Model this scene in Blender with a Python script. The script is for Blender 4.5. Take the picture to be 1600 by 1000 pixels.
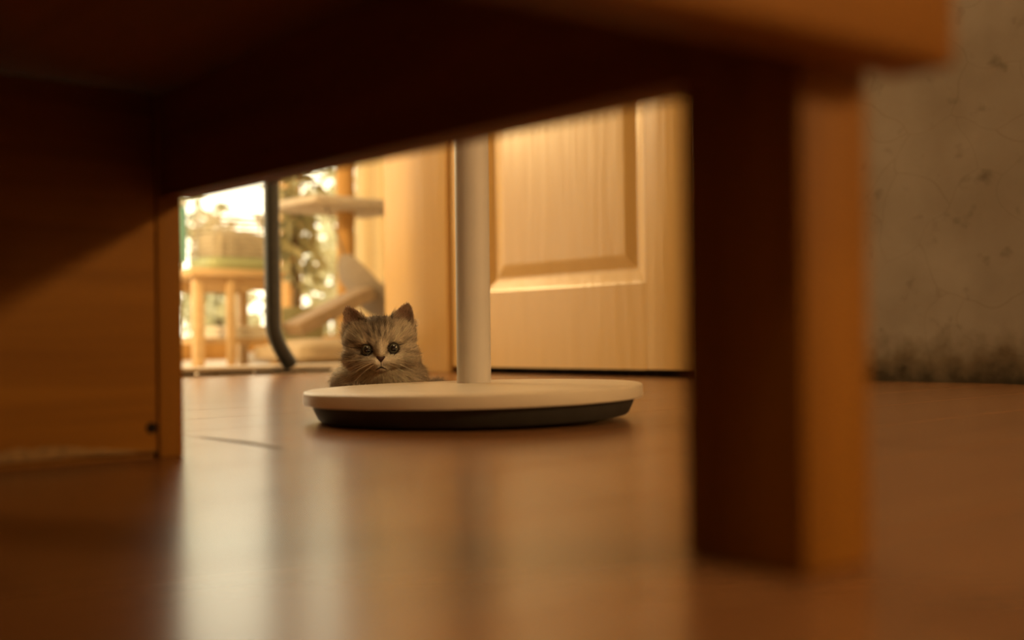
import bpy, bmesh, math, random
import numpy as np
from mathutils import Vector, Matrix
from mathutils.bvhtree import BVHTree

for o in list(bpy.data.objects):
    bpy.data.objects.remove(o, do_unlink=True)
scene = bpy.context.scene
COL = scene.collection
PHI = math.radians(41.5)          # the room stands turned by this much to the camera
CP, SP = math.cos(PHI), math.sin(PHI)

def W(a, b, z=0.0):
    """room coordinates (a along the end walls, b along the door wall) -> world"""
    return Vector((a * CP - b * SP, a * SP + b * CP, z))

# ------------------------------------------------------------------ camera
cam_d = bpy.data.cameras.new('camera')
cam = bpy.data.objects.new('camera', cam_d)
COL.objects.link(cam)
cam.location = (0, 0, 0.0663)
cam.rotation_euler = (math.pi / 2, 0.0115, 0)
cam_d.sensor_width = 36
cam_d.lens = 36 * 1750 / 1600
cam_d.shift_y = 30 / 1600
cam_d.clip_start = 0.01
cam_d.dof.use_dof = True
cam_d.dof.focus_distance = 1.10
cam_d.dof.aperture_fstop = 3.6
scene.camera = cam

# ------------------------------------------------------------------ world, lights, exposure
world = bpy.data.worlds.new('daylight')
scene.world = world
world.use_nodes = True
wb = world.node_tree.nodes['Background']
wb.inputs[0].default_value = (1.0, 0.88, 0.60, 1)
wb.inputs[1].default_value = 3.7

lamp_d = bpy.data.lights.new('room_lamp', 'POINT')
lamp_d.color = (1.0, 0.62, 0.27)
lamp_d.energy = 60
lamp_d.shadow_soft_size = 0.08
lamp = bpy.data.objects.new('room_lamp', lamp_d)
lamp.location = W(1.25, -1.25, 0.74)
COL.objects.link(lamp)

lamp2_d = bpy.data.lights.new('sunroom_lamp', 'POINT')
lamp2_d.color = (1.0, 0.66, 0.27)
lamp2_d.energy = 50
lamp2_d.shadow_soft_size = 0.12
lamp2 = bpy.data.objects.new('sunroom_lamp', lamp2_d)
lamp2.location = W(0.69, 2.57, 0.82)
COL.objects.link(lamp2)

lamp3_d = bpy.data.lights.new('overhead_fill', 'POINT')  # added fill from above to brighten the kitten's face, no known lamp
lamp3_d.color = (1.0, 0.69, 0.37)
lamp3_d.energy = 40
lamp3_d.shadow_soft_size = 0.15
lamp3 = bpy.data.objects.new('overhead_fill', lamp3_d)
lamp3.location = (0.35, -0.7, 2.25)
COL.objects.link(lamp3)

portal_d = bpy.data.lights.new('window_portal', 'AREA')
portal_d.shape = 'RECTANGLE'
portal_d.size, portal_d.size_y = 4.7, 2.3
portal_d.cycles.is_portal = True
portal = bpy.data.objects.new('window_portal', portal_d)
portal.location = W(0.6, 4.12, 1.2)
portal.rotation_euler = (-math.pi / 2, 0, PHI)
COL.objects.link(portal)

vs = scene.view_settings
vs.view_transform = 'Standard'
vs.look = 'None'
vs.exposure = 0.0
vs.gamma = 1.0
vs.use_curve_mapping = False

# ------------------------------------------------------------------ materials
MATS = {}
def new_mat(name):
    m = bpy.data.materials.new(name)
    m.use_nodes = True
    nt = m.node_tree
    return m, nt, nt.nodes['Principled BSDF']

def link(nt, a, b):
    nt.links.new(a, b)

def plain(name, col, rough=0.5, spec=0.5, noise=0.0, nscale=40, bump=0.0, coat=0.0, metal=0.0):
    if name in MATS: return MATS[name]
    m, nt, p = new_mat(name)
    p.inputs['Base Color'].default_value = (*col, 1)
    p.inputs['Roughness'].default_value = rough
    p.inputs['Specular IOR Level'].default_value = spec
    p.inputs['Coat Weight'].default_value = coat
    p.inputs['Metallic'].default_value = metal
    if noise or bump:
        tc = nt.nodes.new('ShaderNodeTexCoord')
        n = nt.nodes.new('ShaderNodeTexNoise'); n.inputs['Scale'].default_value = nscale
        n.inputs['Detail'].default_value = 6
        link(nt, tc.outputs['Object'], n.inputs['Vector'])
        if noise:
            r = nt.nodes.new('ShaderNodeValToRGB')
            r.color_ramp.elements[0].position = 0.3; r.color_ramp.elements[1].position = 0.7
            r.color_ramp.elements[0].color = (*[c * (1 - noise) for c in col], 1)
            r.color_ramp.elements[1].color = (*[min(1, c * (1 + noise)) for c in col], 1)
            link(nt, n.outputs['Fac'], r.inputs['Fac']); link(nt, r.outputs['Color'], p.inputs['Base Color'])
        if bump:
            bp = nt.nodes.new('ShaderNodeBump'); bp.inputs['Strength'].default_value = bump
            bp.inputs['Distance'].default_value = 0.002
            link(nt, n.outputs['Fac'], bp.inputs['Height']); link(nt, bp.outputs['Normal'], p.inputs['Normal'])
    MATS[name] = m
    return m

def wood(name, c0, c1, axis, rough=0.45, scale=60, stretch=0.05, bump=0.15, spec=0.4, perobj=0.0):
    if name in MATS: return MATS[name]
    m, nt, p = new_mat(name)
    tc = nt.nodes.new('ShaderNodeTexCoord')
    mp = nt.nodes.new('ShaderNodeMapping')
    sc = [1, 1, 1]; sc[axis] = stretch
    mp.inputs['Scale'].default_value = sc
    link(nt, tc.outputs['Object'], mp.inputs['Vector'])
    oi = nt.nodes.new('ShaderNodeObjectInfo')
    vm = nt.nodes.new('ShaderNodeVectorMath'); vm.operation = 'SCALE'
    vm.inputs[0].default_value = (13.1, 7.7, 3.3)
    link(nt, oi.outputs['Random'], vm.inputs['Scale']); link(nt, vm.outputs[0], mp.inputs['Location'])
    n = nt.nodes.new('ShaderNodeTexNoise'); n.inputs['Scale'].default_value = scale
    n.inputs['Detail'].default_value = 8; n.inputs['Distortion'].default_value = 0.6
    link(nt, mp.outputs[0], n.inputs['Vector'])
    r = nt.nodes.new('ShaderNodeValToRGB')
    r.color_ramp.elements[0].position = 0.3; r.color_ramp.elements[1].position = 0.72
    r.color_ramp.elements[0].color = (*c0, 1); r.color_ramp.elements[1].color = (*c1, 1)
    link(nt, n.outputs['Fac'], r.inputs['Fac'])
    out = r.outputs['Color']
    if perobj:
        hs = nt.nodes.new('ShaderNodeHueSaturation')
        mr = nt.nodes.new('ShaderNodeMapRange')
        mr.inputs['To Min'].default_value = 1 - perobj; mr.inputs['To Max'].default_value = 1 + perobj
        link(nt, oi.outputs['Random'], mr.inputs['Value']); link(nt, mr.outputs[0], hs.inputs['Value'])
        link(nt, out, hs.inputs['Color']); out = hs.outputs['Color']
    link(nt, out, p.inputs['Base Color'])
    p.inputs['Roughness'].default_value = rough
    p.inputs['Specular IOR Level'].default_value = spec
    if bump:
        bp = nt.nodes.new('ShaderNodeBump'); bp.inputs['Strength'].default_value = bump
        bp.inputs['Distance'].default_value = 0.001
        link(nt, n.outputs['Fac'], bp.inputs['Height']); link(nt, bp.outputs['Normal'], p.inputs['Normal'])
    MATS[name] = m
    return m

PINE0, PINE1 = (0.205, 0.080, 0.007), (0.285, 0.118, 0.011)
def pine(axis): return wood('pine_%s' % 'xyz'[axis], PINE0, PINE1, axis, rough=0.6, spec=0.15)

def plaster_mat():
    m, nt, p = new_mat('old_plaster')
    tc = nt.nodes.new('ShaderNodeTexCoord')
    N = lambda s, d=6: nt.nodes.new('ShaderNodeTexNoise')
    n1 = nt.nodes.new('ShaderNodeTexNoise'); n1.inputs['Scale'].default_value = 7; n1.inputs['Detail'].default_value = 9
    n2 = nt.nodes.new('ShaderNodeTexNoise'); n2.inputs['Scale'].default_value = 34; n2.inputs['Detail'].default_value = 6
    for n in (n1, n2): link(nt, tc.outputs['Object'], n.inputs['Vector'])
    r1 = nt.nodes.new('ShaderNodeValToRGB')
    r1.color_ramp.elements[0].position = 0.32; r1.color_ramp.elements[1].position = 0.62
    r1.color_ramp.elements[0].color = (0.26, 0.205, 0.145, 1); r1.color_ramp.elements[1].color = (0.34, 0.28, 0.21, 1)
    link(nt, n1.outputs['Fac'], r1.inputs['Fac'])
    # dark blotches of mould
    r2 = nt.nodes.new('ShaderNodeValToRGB')
    r2.color_ramp.elements[0].position = 0.60; r2.color_ramp.elements[1].position = 0.78
    r2.color_ramp.elements[0].color = (1, 1, 1, 1); r2.color_ramp.elements[1].color = (0.35, 0.31, 0.24, 1)
    link(nt, n2.outputs['Fac'], r2.inputs['Fac'])
    mx = nt.nodes.new('ShaderNodeMix'); mx.data_type = 'RGBA'; mx.blend_type = 'MULTIPLY'; mx.inputs[0].default_value = 0.55
    link(nt, r1.outputs['Color'], mx.inputs[6]); link(nt, r2.outputs['Color'], mx.inputs[7])
    # rising damp grime with a ragged upper edge along the foot of the wall
    sep = nt.nodes.new('ShaderNodeSeparateXYZ'); link(nt, tc.outputs['Object'], sep.inputs[0])
    ma = nt.nodes.new('ShaderNodeMath'); ma.operation = 'MULTIPLY_ADD'
    ma.inputs[1].default_value = -0.07; ma.inputs[2].default_value = 0.038
    link(nt, n2.outputs['Fac'], ma.inputs[0])
    ad = nt.nodes.new('ShaderNodeMath'); ad.operation = 'ADD'
    link(nt, sep.outputs['Z'], ad.inputs[0]); link(nt, ma.outputs[0], ad.inputs[1])
    r3 = nt.nodes.new('ShaderNodeValToRGB')
    e = r3.color_ramp.elements
    e[0].position = 0.005; e[0].color = (0.16, 0.14, 0.10, 1)
    e[1].position = 0.075; e[1].color = (1, 1, 1, 1)
    e2 = r3.color_ramp.elements.new(0.035); e2.color = (0.5, 0.44, 0.34, 1)
    link(nt, ad.outputs[0], r3.inputs['Fac'])
    mx2 = nt.nodes.new('ShaderNodeMix'); mx2.data_type = 'RGBA'; mx2.blend_type = 'MULTIPLY'; mx2.inputs[0].default_value = 1
    link(nt, mx.outputs[2], mx2.inputs[6]); link(nt, r3.outputs['Color'], mx2.inputs[7])
    # hairline cracks
    vo = nt.nodes.new('ShaderNodeTexVoronoi'); vo.feature = 'DISTANCE_TO_EDGE'; vo.inputs['Scale'].default_value = 7.5
    nd = nt.nodes.new('ShaderNodeTexNoise'); nd.inputs['Scale'].default_value = 4
    va = nt.nodes.new('ShaderNodeVectorMath'); va.operation = 'MULTIPLY_ADD'; va.inputs[1].default_value = (0.35,) * 3
    link(nt, tc.outputs['Object'], nd.inputs['Vector'])
    link(nt, nd.outputs['Color'], va.inputs[0]); link(nt, tc.outputs['Object'], va.inputs[2])
    link(nt, va.outputs[0], vo.inputs['Vector'])
    r4 = nt.nodes.new('ShaderNodeValToRGB')
    r4.color_ramp.elements[0].position = 0.0; r4.color_ramp.elements[0].color = (0.86, 0.84, 0.80, 1)
    r4.color_ramp.elements[1].position = 0.009; r4.color_ramp.elements[1].color = (1, 1, 1, 1)
    link(nt, vo.outputs['Distance'], r4.inputs['Fac'])
    mx3 = nt.nodes.new('ShaderNodeMix'); mx3.data_type = 'RGBA'; mx3.blend_type = 'MULTIPLY'; mx3.inputs[0].default_value = 1
    link(nt, mx2.outputs[2], mx3.inputs[6]); link(nt, r4.outputs['Color'], mx3.inputs[7])
    link(nt, mx3.outputs[2], p.inputs['Base Color'])
    p.inputs['Roughness'].default_value = 0.9; p.inputs['Specular IOR Level'].default_value = 0.1
    bp = nt.nodes.new('ShaderNodeBump'); bp.inputs['Strength'].default_value = 0.3; bp.inputs['Distance'].default_value = 0.003
    link(nt, n2.outputs['Fac'], bp.inputs['Height']); link(nt, bp.outputs['Normal'], p.inputs['Normal'])
    return m

def door_mat():
    """glossy cream house paint with vertical brush marks"""
    m, nt, p = new_mat('cream_gloss_paint')
    tc = nt.nodes.new('ShaderNodeTexCoord')
    mp = nt.nodes.new('ShaderNodeMapping'); mp.inputs['Scale'].default_value = (1, 1, 0.09)
    link(nt, tc.outputs['Object'], mp.inputs['Vector'])
    n = nt.nodes.new('ShaderNodeTexNoise'); n.inputs['Scale'].default_value = 55; n.inputs['Detail'].default_value = 5
    link(nt, mp.outputs[0], n.inputs['Vector'])
    r = nt.nodes.new('ShaderNodeValToRGB')
    r.color_ramp.elements[0].color = (0.65, 0.395, 0.125, 1); r.color_ramp.elements[1].color = (0.74, 0.47, 0.165, 1)
    link(nt, n.outputs['Fac'], r.inputs['Fac']); link(nt, r.outputs['Color'], p.inputs['Base Color'])
    p.inputs['Roughness'].default_value = 0.30
    p.inputs['Specular IOR Level'].default_value = 0.5
    bp = nt.nodes.new('ShaderNodeBump'); bp.inputs['Strength'].default_value = 0.6; bp.inputs['Distance'].default_value = 0.0015
    link(nt, n.outputs['Fac'], bp.inputs['Height']); link(nt, bp.outputs['Normal'], p.inputs['Normal'])
    return m

def glass_mat():
    m = bpy.data.materials.new('window_glass'); m.use_nodes = True
    nt = m.node_tree; nt.nodes.clear()
    o = nt.nodes.new('ShaderNodeOutputMaterial'); mx = nt.nodes.new('ShaderNodeMixShader')
    t = nt.nodes.new('ShaderNodeBsdfTransparent'); g = nt.nodes.new('ShaderNodeBsdfGlossy')
    g.inputs['Roughness'].default_value = 0.02; mx.inputs[0].default_value = 0.05
    link(nt, t.outputs[0], mx.inputs[1]); link(nt, g.outputs[0], mx.inputs[2]); link(nt, mx.outputs[0], o.inputs[0])
    return m

def attr_mat(name, attr, rough=0.7, spec=0.2, sheen=0.0, sub=0.0):
    m, nt, p = new_mat(name)
    a = nt.nodes.new('ShaderNodeAttribute'); a.attribute_name = attr
    link(nt, a.outputs['Color'], p.inputs['Base Color'])
    p.inputs['Roughness'].default_value = rough; p.inputs['Specular IOR Level'].default_value = spec
    p.inputs['Sheen Weight'].default_value = sheen
    return m

M_PLASTER = plaster_mat()
M_DOOR = door_mat()
M_GLASS = glass_mat()
M_FLOOR = wood('laminate', (0.205, 0.090, 0.033), (0.26, 0.120, 0.045), 0, rough=0.24, scale=45, stretch=0.04, bump=0.04, spec=0.46, perobj=0.03)
M_DARK = plain('dark_gap', (0.03, 0.02, 0.012), 0.8)
M_CREAM = plain('cream_plastic', (0.68, 0.59, 0.45), 0.38, noise=0.03, nscale=25)
M_POLE = plain('white_enamel', (0.62, 0.575, 0.51), 0.55, noise=0.02, nscale=20)
M_BLACKP = plain('charcoal_plastic', (0.040, 0.037, 0.031), 0.65, 0.25, noise=0.12, nscale=70)
M_WALL = plain('wall_paint', (0.42, 0.35, 0.26), 0.9, noise=0.08, nscale=4)
M_CEIL = plain('ceiling_paint', (0.45, 0.38, 0.29), 0.9, noise=0.05, nscale=4)
M_SUNWOOD = wood('honey_wood', (0.62, 0.33, 0.10), (0.80, 0.48, 0.18), 2, rough=0.5)

# ------------------------------------------------------------------ mesh helpers
def mesh_obj(name, bm, mat, parent=None, smooth=False, loc=None, rotz=None):
    me = bpy.data.meshes.new(name)
    bmesh.ops.recalc_face_normals(bm, faces=bm.faces)
    bm.to_mesh(me); bm.free()
    if mat: me.materials.append(mat)
    if smooth:
        for f in me.polygons: f.use_smooth = True
    o = bpy.data.objects.new(name, me)
    COL.objects.link(o)
    if parent: o.parent = parent
    if loc is not None: o.location = loc
    if rotz is not None: o.rotation_euler = (0, 0, rotz)
    return o

def auto_smooth(o, ang=35):
    for f in o.data.polygons: f.use_smooth = True
    o.data.set_sharp_from_angle(angle=math.radians(ang))

def add_box(bm, x0, x1, y0, y1, z0, z1, bevel=0.0, seg=2):
    vs_ = [bm.verts.new(p) for p in ((x0,y0,z0),(x1,y0,z0),(x1,y1,z0),(x0,y1,z0),(x0,y0,z1),(x1,y0,z1),(x1,y1,z1),(x0,y1,z1))]
    fs = [bm.faces.new([vs_[i] for i in q]) for q in ((3,2,1,0),(4,5,6,7),(0,1,5,4),(1,2,6,5),(2,3,7,6),(3,0,4,7))]
    if bevel:
        es = list({e for f in fs for e in f.edges})
        bmesh.ops.bevel(bm, geom=es, offset=bevel, segments=seg, profile=0.5, affect='EDGES')

def box(name, dims, mat, parent=None, bevel=0.0, loc=None, rotz=None, seg=2):
    bm = bmesh.new(); add_box(bm, *dims, bevel=bevel, seg=seg)
    o = mesh_obj(name, bm, mat, parent, loc=loc, rotz=rotz)
    if bevel: auto_smooth(o)
    return o

def add_lathe(bm, prof, n=64, cx=0, cy=0):
    rings = []
    for r, z in prof:
        if r < 1e-6: rings.append([bm.verts.new((cx, cy, z))])
        else: rings.append([bm.verts.new((cx + r * math.cos(2*math.pi*i/n), cy + r * math.sin(2*math.pi*i/n), z)) for i in range(n)])
    for A, B in zip(rings, rings[1:]):
        for i in range(n):
            j = (i + 1) % n
            q = [A[i % len(A)], A[j % len(A)], B[j % len(B)], B[i % len(B)]]
            u = []
            for v in q:
                if v not in u: u.append(v)
            if len(u) > 2: bm.faces.new(u)

def add_tube(bm, pts, rad, n=8, cap=True):
    pts = [Vector(p) for p in pts]
    rads = rad if isinstance(rad, (list, tuple)) else [rad] * len(pts)
    rings = []; up = None
    for i, p in enumerate(pts):
        t = (pts[min(i+1, len(pts)-1)] - pts[max(i-1, 0)]).normalized()
        if up is None:
            up = Vector((0, 0, 1)) if abs(t.z) < 0.9 else Vector((1, 0, 0))
        s = t.cross(up).normalized(); up = s.cross(t).normalized()
        rings.append([bm.verts.new(p + (s * math.cos(2*math.pi*k/n) + up * math.sin(2*math.pi*k/n)) * rads[i]) for k in range(n)])
    for A, B in zip(rings, rings[1:]):
        for k in range(n):
            bm.faces.new((A[k], A[(k+1) % n], B[(k+1) % n], B[k]))
    if cap:
        bm.faces.new(rings[0][::-1]); bm.faces.new(rings[-1])

def tube(name, pts, rad, mat, parent=None, n=8):
    bm = bmesh.new(); add_tube(bm, pts, rad, n)
    o = mesh_obj(name, bm, mat, parent, smooth=True)
    auto_smooth(o, 50)
    return o

def thing(name, label, cat, loc=(0,0,0), rotz=0.0, group=None):
    o = bpy.data.objects.new(name, None)
    o.empty_display_size = 0.05
    COL.objects.link(o)
    o.location = loc; o.rotation_euler = (0, 0, rotz)
    tag(o, label, cat, group)
    return o

def tag(o, label=None, cat=None, group=None, kind=None):
    if label: o['label'] = label
    if cat: o['category'] = cat
    if group: o['group'] = group
    if kind: o['kind'] = kind
    return o

def struct(name, dims, mat, label=None, cat=None, bevel=0.0):
    o = box(name, dims, mat, bevel=bevel, rotz=PHI)
    return tag(o, label, cat, kind='structure')

# ================================================================== THE ROOM
WALL_A = 1.46
# --- floor: subfloor with laminate planks
fl = struct('floor', (-2.8, WALL_A, -2.6, 2.10, -0.06, -0.0085), M_DARK, 'brown laminate plank floor running under the low table', 'floor')
PW = 0.12
rng = random.Random(4)
plank_meshes = {}
def plank_mesh(L):
    k = round(L, 4)
    if k in plank_meshes: return plank_meshes[k]
    bm = bmesh.new()
    add_box(bm, 0, L - 0.0006, 0, PW - 0.0006, -0.008, 0.0, bevel=0.0004, seg=1)
    me = bpy.data.meshes.new('plank'); bmesh.ops.recalc_face_normals(bm, faces=bm.faces); bm.to_mesh(me); bm.free()
    me.materials.append(M_FLOOR)
    plank_meshes[k] = me
    return me
r0 = math.ceil((-2.6 - 1.035) / PW)
row = r0
while 1.035 + row * PW < 2.09:
    b0 = 1.035 + row * PW
    off = 0.357 if row in (-3,) else rng.choice([0.1, 0.25, 0.45, 0.6, 0.75, 0.9, 1.05]) 
    x = off - 1.2 * math.ceil((off + 2.8) / 1.2)
    while x < WALL_A:
        x0, x1 = max(x, -2.8), min(x + 1.2, WALL_A)
        if x1 - x0 > 0.02 and b0 + PW <= 2.101:
            o = bpy.data.objects.new('plank', plank_mesh(x1 - x0))
            COL.objects.link(o); o.parent = fl
            o.location = (x0, b0, 0)
        x += 1.2
    row += 1
# thin dark brown strip along the end joint of one plank
bm = bmesh.new()
gr = [(0.3535, 0.612), (0.3555, 0.64), (0.3575, 0.675), (0.3570, 0.71), (0.3560, 0.735)]
wd = [0.0006, 0.0022, 0.0028, 0.0020, 0.0005]
vv = [(bm.verts.new((a - w, b, 0.0004)), bm.verts.new((a + w, b, 0.0004))) for (a, b), w in zip(gr, wd)]
for p, q in zip(vv, vv[1:]): bm.faces.new((p[0], p[1], q[1], q[0]))
mesh_obj('joint_strip', bm, plain('dark_brown', (0.10, 0.055, 0.025), 0.7), fl)

# --- walls and ceiling of the room
struct('wall_right', (WALL_A, WALL_A + 0.12, -2.6, 2.0, -0.06, 2.5), M_PLASTER, 'stained old plaster wall with mould along its foot', 'wall')
struct('wall_left', (-2.92, -2.8, -2.6, 2.2, -0.06, 2.5), M_WALL, 'plain painted wall on the left of the room', 'wall')
struct('wall_back', (-2.92, WALL_A + 0.12, -2.72, -2.6, -0.06, 2.5), M_WALL, 'plain painted wall behind the camera', 'wall')
struct('ceiling', (-2.92, WALL_A + 0.12, -2.72, 2.2, 2.5, 2.6), M_CEIL, 'flat painted ceiling of the room', 'ceiling')
struct('wall_doorway', (-2.8, 0.52, 2.10, 2.2, -0.06, 2.5), M_WALL, 'wall beside the open doorway to the sunroom', 'wall')
struct('wall_lintel', (0.52, WALL_A + 0.12, 2.10, 2.2, 2.08, 2.5), M_WALL, 'wall above the open doorway', 'wall')
struct('wall_sunroom_inner', (WALL_A + 0.12, 3.1, 2.10, 2.2, -0.06, 2.5), M_WALL, 'sunroom wall next to the doorway', 'wall')

# --- panelled door
DF = 1.41      # door face
door = bpy.data.objects.new('door_1', None); COL.objects.link(door)
door.location = W(DF, 1.149, 0); door.rotation_euler = (0, 0, PHI)
tag(door, 'cream gloss panelled door in the wall behind the white pole', 'door', kind='structure')
DW, DH, ST = 0.626, 1.98, 0.105
Z0 = 0.0125
for y0 in (0, DW - ST): box('stile', (0, 0.038, y0, y0 + ST, Z0, DH), M_DOOR, door, 0.0015)
RAILS = ((Z0, 0.158), (0.92, 1.06), (1.86, DH))
for z0, z1 in RAILS: box('rail', (0.0003, 0.038, ST, DW - ST, z0, z1), M_DOOR, door, 0.0)
def panel_mesh(y0, y1, z0, z1):
    bm = bmesh.new()
    rings = []
    for ins, dep in ((0, 0.0), (0.004, 0.0015), (0.022, 0.0100), (0.027, 0.0105), (0.047, 0.0050), (0.052, 0.0042)):
        rings.append([bm.verts.new(p) for p in ((dep, y0+ins, z0+ins), (dep, y1-ins, z0+ins), (dep, y1-ins, z1-ins), (dep, y0+ins, z1-ins))])
    for A, B in zip(rings, rings[1:]):
        for i in range(4): bm.faces.new((A[i], A[(i+1) % 4], B[(i+1) % 4], B[i]))
    bm.faces.new(rings[-1])
    back = [bm.verts.new(p) for p in ((0.03, y0, z0), (0.03, y1, z0), (0.03, y1, z1), (0.03, y0, z1))]
    for i in range(4): bm.faces.new((rings[0][i], rings[0][(i+1) % 4], back[(i+1) % 4], back[i]))
    bm.faces.new(back)
    return bm
for z0, z1 in ((0.158, 0.92), (1.06, 1.86)):
    mesh_obj('panel', panel_mesh(ST, DW - ST, z0, z1), M_DOOR, door)
hn = tube('handle', [(-0.045, 0.055, 1.0), (-0.05, 0.10, 1.0), (-0.048, 0.16, 1.0)], 0.008, plain('brass', (0.7, 0.5, 0.2), 0.3, metal=1.0), door, 10)
tube('handle_neck', [(0.0, 0.055, 1.0), (-0.05, 0.055, 1.0)], 0.008, MATS['brass'], hn, 10)
# casings
tr = struct('trim_1', (1.402, WALL_A, 1.781, 2.0, 0.0, 2.10), M_DOOR, 'cream painted door casing between door and sunroom opening', 'trim', 0.003)
tr = struct('trim_2', (1.402, WALL_A, 1.03, 1.143, 0.0, 2.10), M_DOOR, 'cream painted door casing beside the plaster wall', 'trim', 0.003)
tr = struct('trim_3', (1.402, WALL_A, 1.143, 1.781, 1.99, 2.10), M_DOOR, 'cream painted door casing over the panelled door', 'trim', 0.003)
# threshold of the sunroom opening: pale strip, the shade under it put in as dark strips
th = struct('trim_4', (0.52, WALL_A, 2.105, 2.20, 0.006, 0.016), plain('pale_sill', (0.70, 0.58, 0.42), 0.4, noise=0.05), 'pale raised threshold strip of the open doorway', 'trim', 0.002)
for x0, x1 in ((0.55, 1.01), (1.06, 1.14), (1.19, 1.245), (1.27, 1.33)):
    box('gap_shade', (x0, x1, 2.102, 2.19, 0.0, 0.006), M_DARK, th)

# ================================================================== SUNROOM
M_TILE = plain('sunroom_tile', (0.70, 0.57, 0.40), 0.35, noise=0.06, nscale=9)
sf = struct('floor_sunroom', (-1.8, 3.1, 2.10, 4.2, -0.06, 0.0), M_TILE, 'pale beige sunroom floor beyond the doorway', 'floor')
struct('ceiling_sunroom', (-1.92, 3.22, 2.2, 4.2, 2.5, 2.6), M_CEIL, 'ceiling of the sunroom', 'ceiling')
struct('wall_sunroom_right', (3.1, 3.22, 2.10, 4.2, -0.06, 2.5), plain('sun_wall', (0.80, 0.60, 0.32), 0.8, noise=0.05, nscale=5), 'warm yellow end wall of the sunroom', 'wall')
struct('wall_sunroom_left', (-1.92, -1.8, 2.2, 4.2, -0.06, 2.5), M_WALL, 'end wall of the sunroom on the left', 'wall')
win = bpy.data.objects.new('window_1', None); COL.objects.link(win)
win.location = W(-1.8, 4.02, 0); win.rotation_euler = (0, 0, PHI)
tag(win, 'wide wood-framed window of the bright sunroom', 'window', kind='structure')
box('sill_rail', (0, 4.9, 0, 0.08, 0.0, 0.09), M_SUNWOOD, win, 0.003)
box('head_rail', (0, 4.9, 0, 0.08, 2.42, 2.5), M_SUNWOOD, win, 0.003)
xs = [0.03 + i * (4.84 / 7) for i in range(8)]
for x in xs: box('mullion', (x - 0.03, x + 0.03, 0.001, 0.079, 0.09, 2.42), M_SUNWOOD, win, 0.003)
for x0, x1 in zip(xs, xs[1:]): box('pane', (x0 + 0.03, x1 - 0.03, 0.037, 0.042, 0.09, 2.42), M_GLASS, win)

# ================================================================== LOW TABLE (foreground)
tb = thing('low_table', 'low orange-brown wooden table with square legs in the foreground', 'table', W(0.0, 0.155, 0), PHI)
B0 = 0.155
def tbox(name, a0, a1, b0, b1, z0, z1, axis, bevel=0.0015, parent=None):
    return box(name, (a0, a1, b0 - B0, b1 - B0, z0, z1), pine(axis), parent or tb, bevel)
tbox('tabletop', -0.36, 0.300, 0.1725, 0.655, 0.211, 0.234, 1, 0.003)
# end rail: its lower edge rises towards the corner
bm = bmesh.new(); v = []
for y in (0.152 - B0, 0.172 - B0):
    v.append([bm.verts.new((a, y, z)) for a, z in ((-0.36, 0.134), (0.11, 0.135), (0.302, 0.1412), (0.302, 0.236), (-0.36, 0.236))])
bm.faces.new(v[0]); bm.faces.new(v[1][::-1])
for i in range(5): bm.faces.new((v[0][i], v[0][(i+1) % 5], v[1][(i+1) % 5], v[1][i]))
bmesh.ops.bevel(bm, geom=bm.edges[:], offset=0.002, segments=2, profile=0.5, affect='EDGES')
auto_smooth(mesh_obj('end_rail', bm, pine(0), tb))
for a0, a1 in ((0.262, 0.296), (-0.326, -0.292)): tbox('leg', a0, a1, 0.176, 0.219, 0.0, 0.2105, 2, 0.002)
def apron(s):
    """side rail, a little deeper at the far end, running from leg to corner batten"""
    bm = bmesh.new()
    ends = ((0.2195 - B0, 0.1428, 0.2635, 0.2815), (0.6215 - B0, 0.1512, 0.2795, 0.2975))
    v = []
    for k in (2, 3):
        v.append([bm.verts.new(p) for p in ((s * ends[0][k], ends[0][0], ends[0][1]), (s * ends[1][k], ends[1][0], ends[1][1]), (s * ends[1][k], ends[1][0], 0.2105), (s * ends[0][k], ends[0][0], 0.2105))])
    bm.faces.new(v[0]); bm.faces.new(v[1][::-1])
    for i in range(4): bm.faces.new((v[0][i], v[0][(i+1) % 4], v[1][(i+1) % 4], v[1][i]))
    mesh_obj('apron', bm, pine(1), tb)
apron(1); apron(-1)
ep = tbox('end_panel', -0.292, 0.2755, 0.622, 0.637, 0.0035, 0.2105, 0, 0.001)
for a0, a1 in ((0.2765, 0.2915), (-0.308, -0.293)): tbox('corner_batten', a0, a1, 0.6217, 0.645, 0.0, 0.2105, 2, 0.001)
def screw(a, z):
    bm = bmesh.new()
    add_lathe(bm, [(0, 0.0006), (0.0012, 0.0006), (0.0022, 0.0012), (0.0030, 0.0010), (0.0033, 0.0002), (0.0033, -0.002), (0, -0.002)], 20)
    o = mesh_obj('screw', bm, plain('dark_steel', (0.018, 0.012, 0.008), 0.8, 0.05), ep, smooth=True)
    o.location = (a, 0.622 - B0, z); o.rotation_euler = (math.pi / 2, 0, 0)
    tag(o, 'dark screw head low on the end panel')
tbox('gap_blocker', -0.292, 0.2755, 0.6265, 0.6365, 0.0, 0.0034, 0, 0)  # added strip that blocks light behind the panel, keeping the gap dark
screw(0.272, 0.0175); screw(-0.285, 0.0175)
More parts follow.
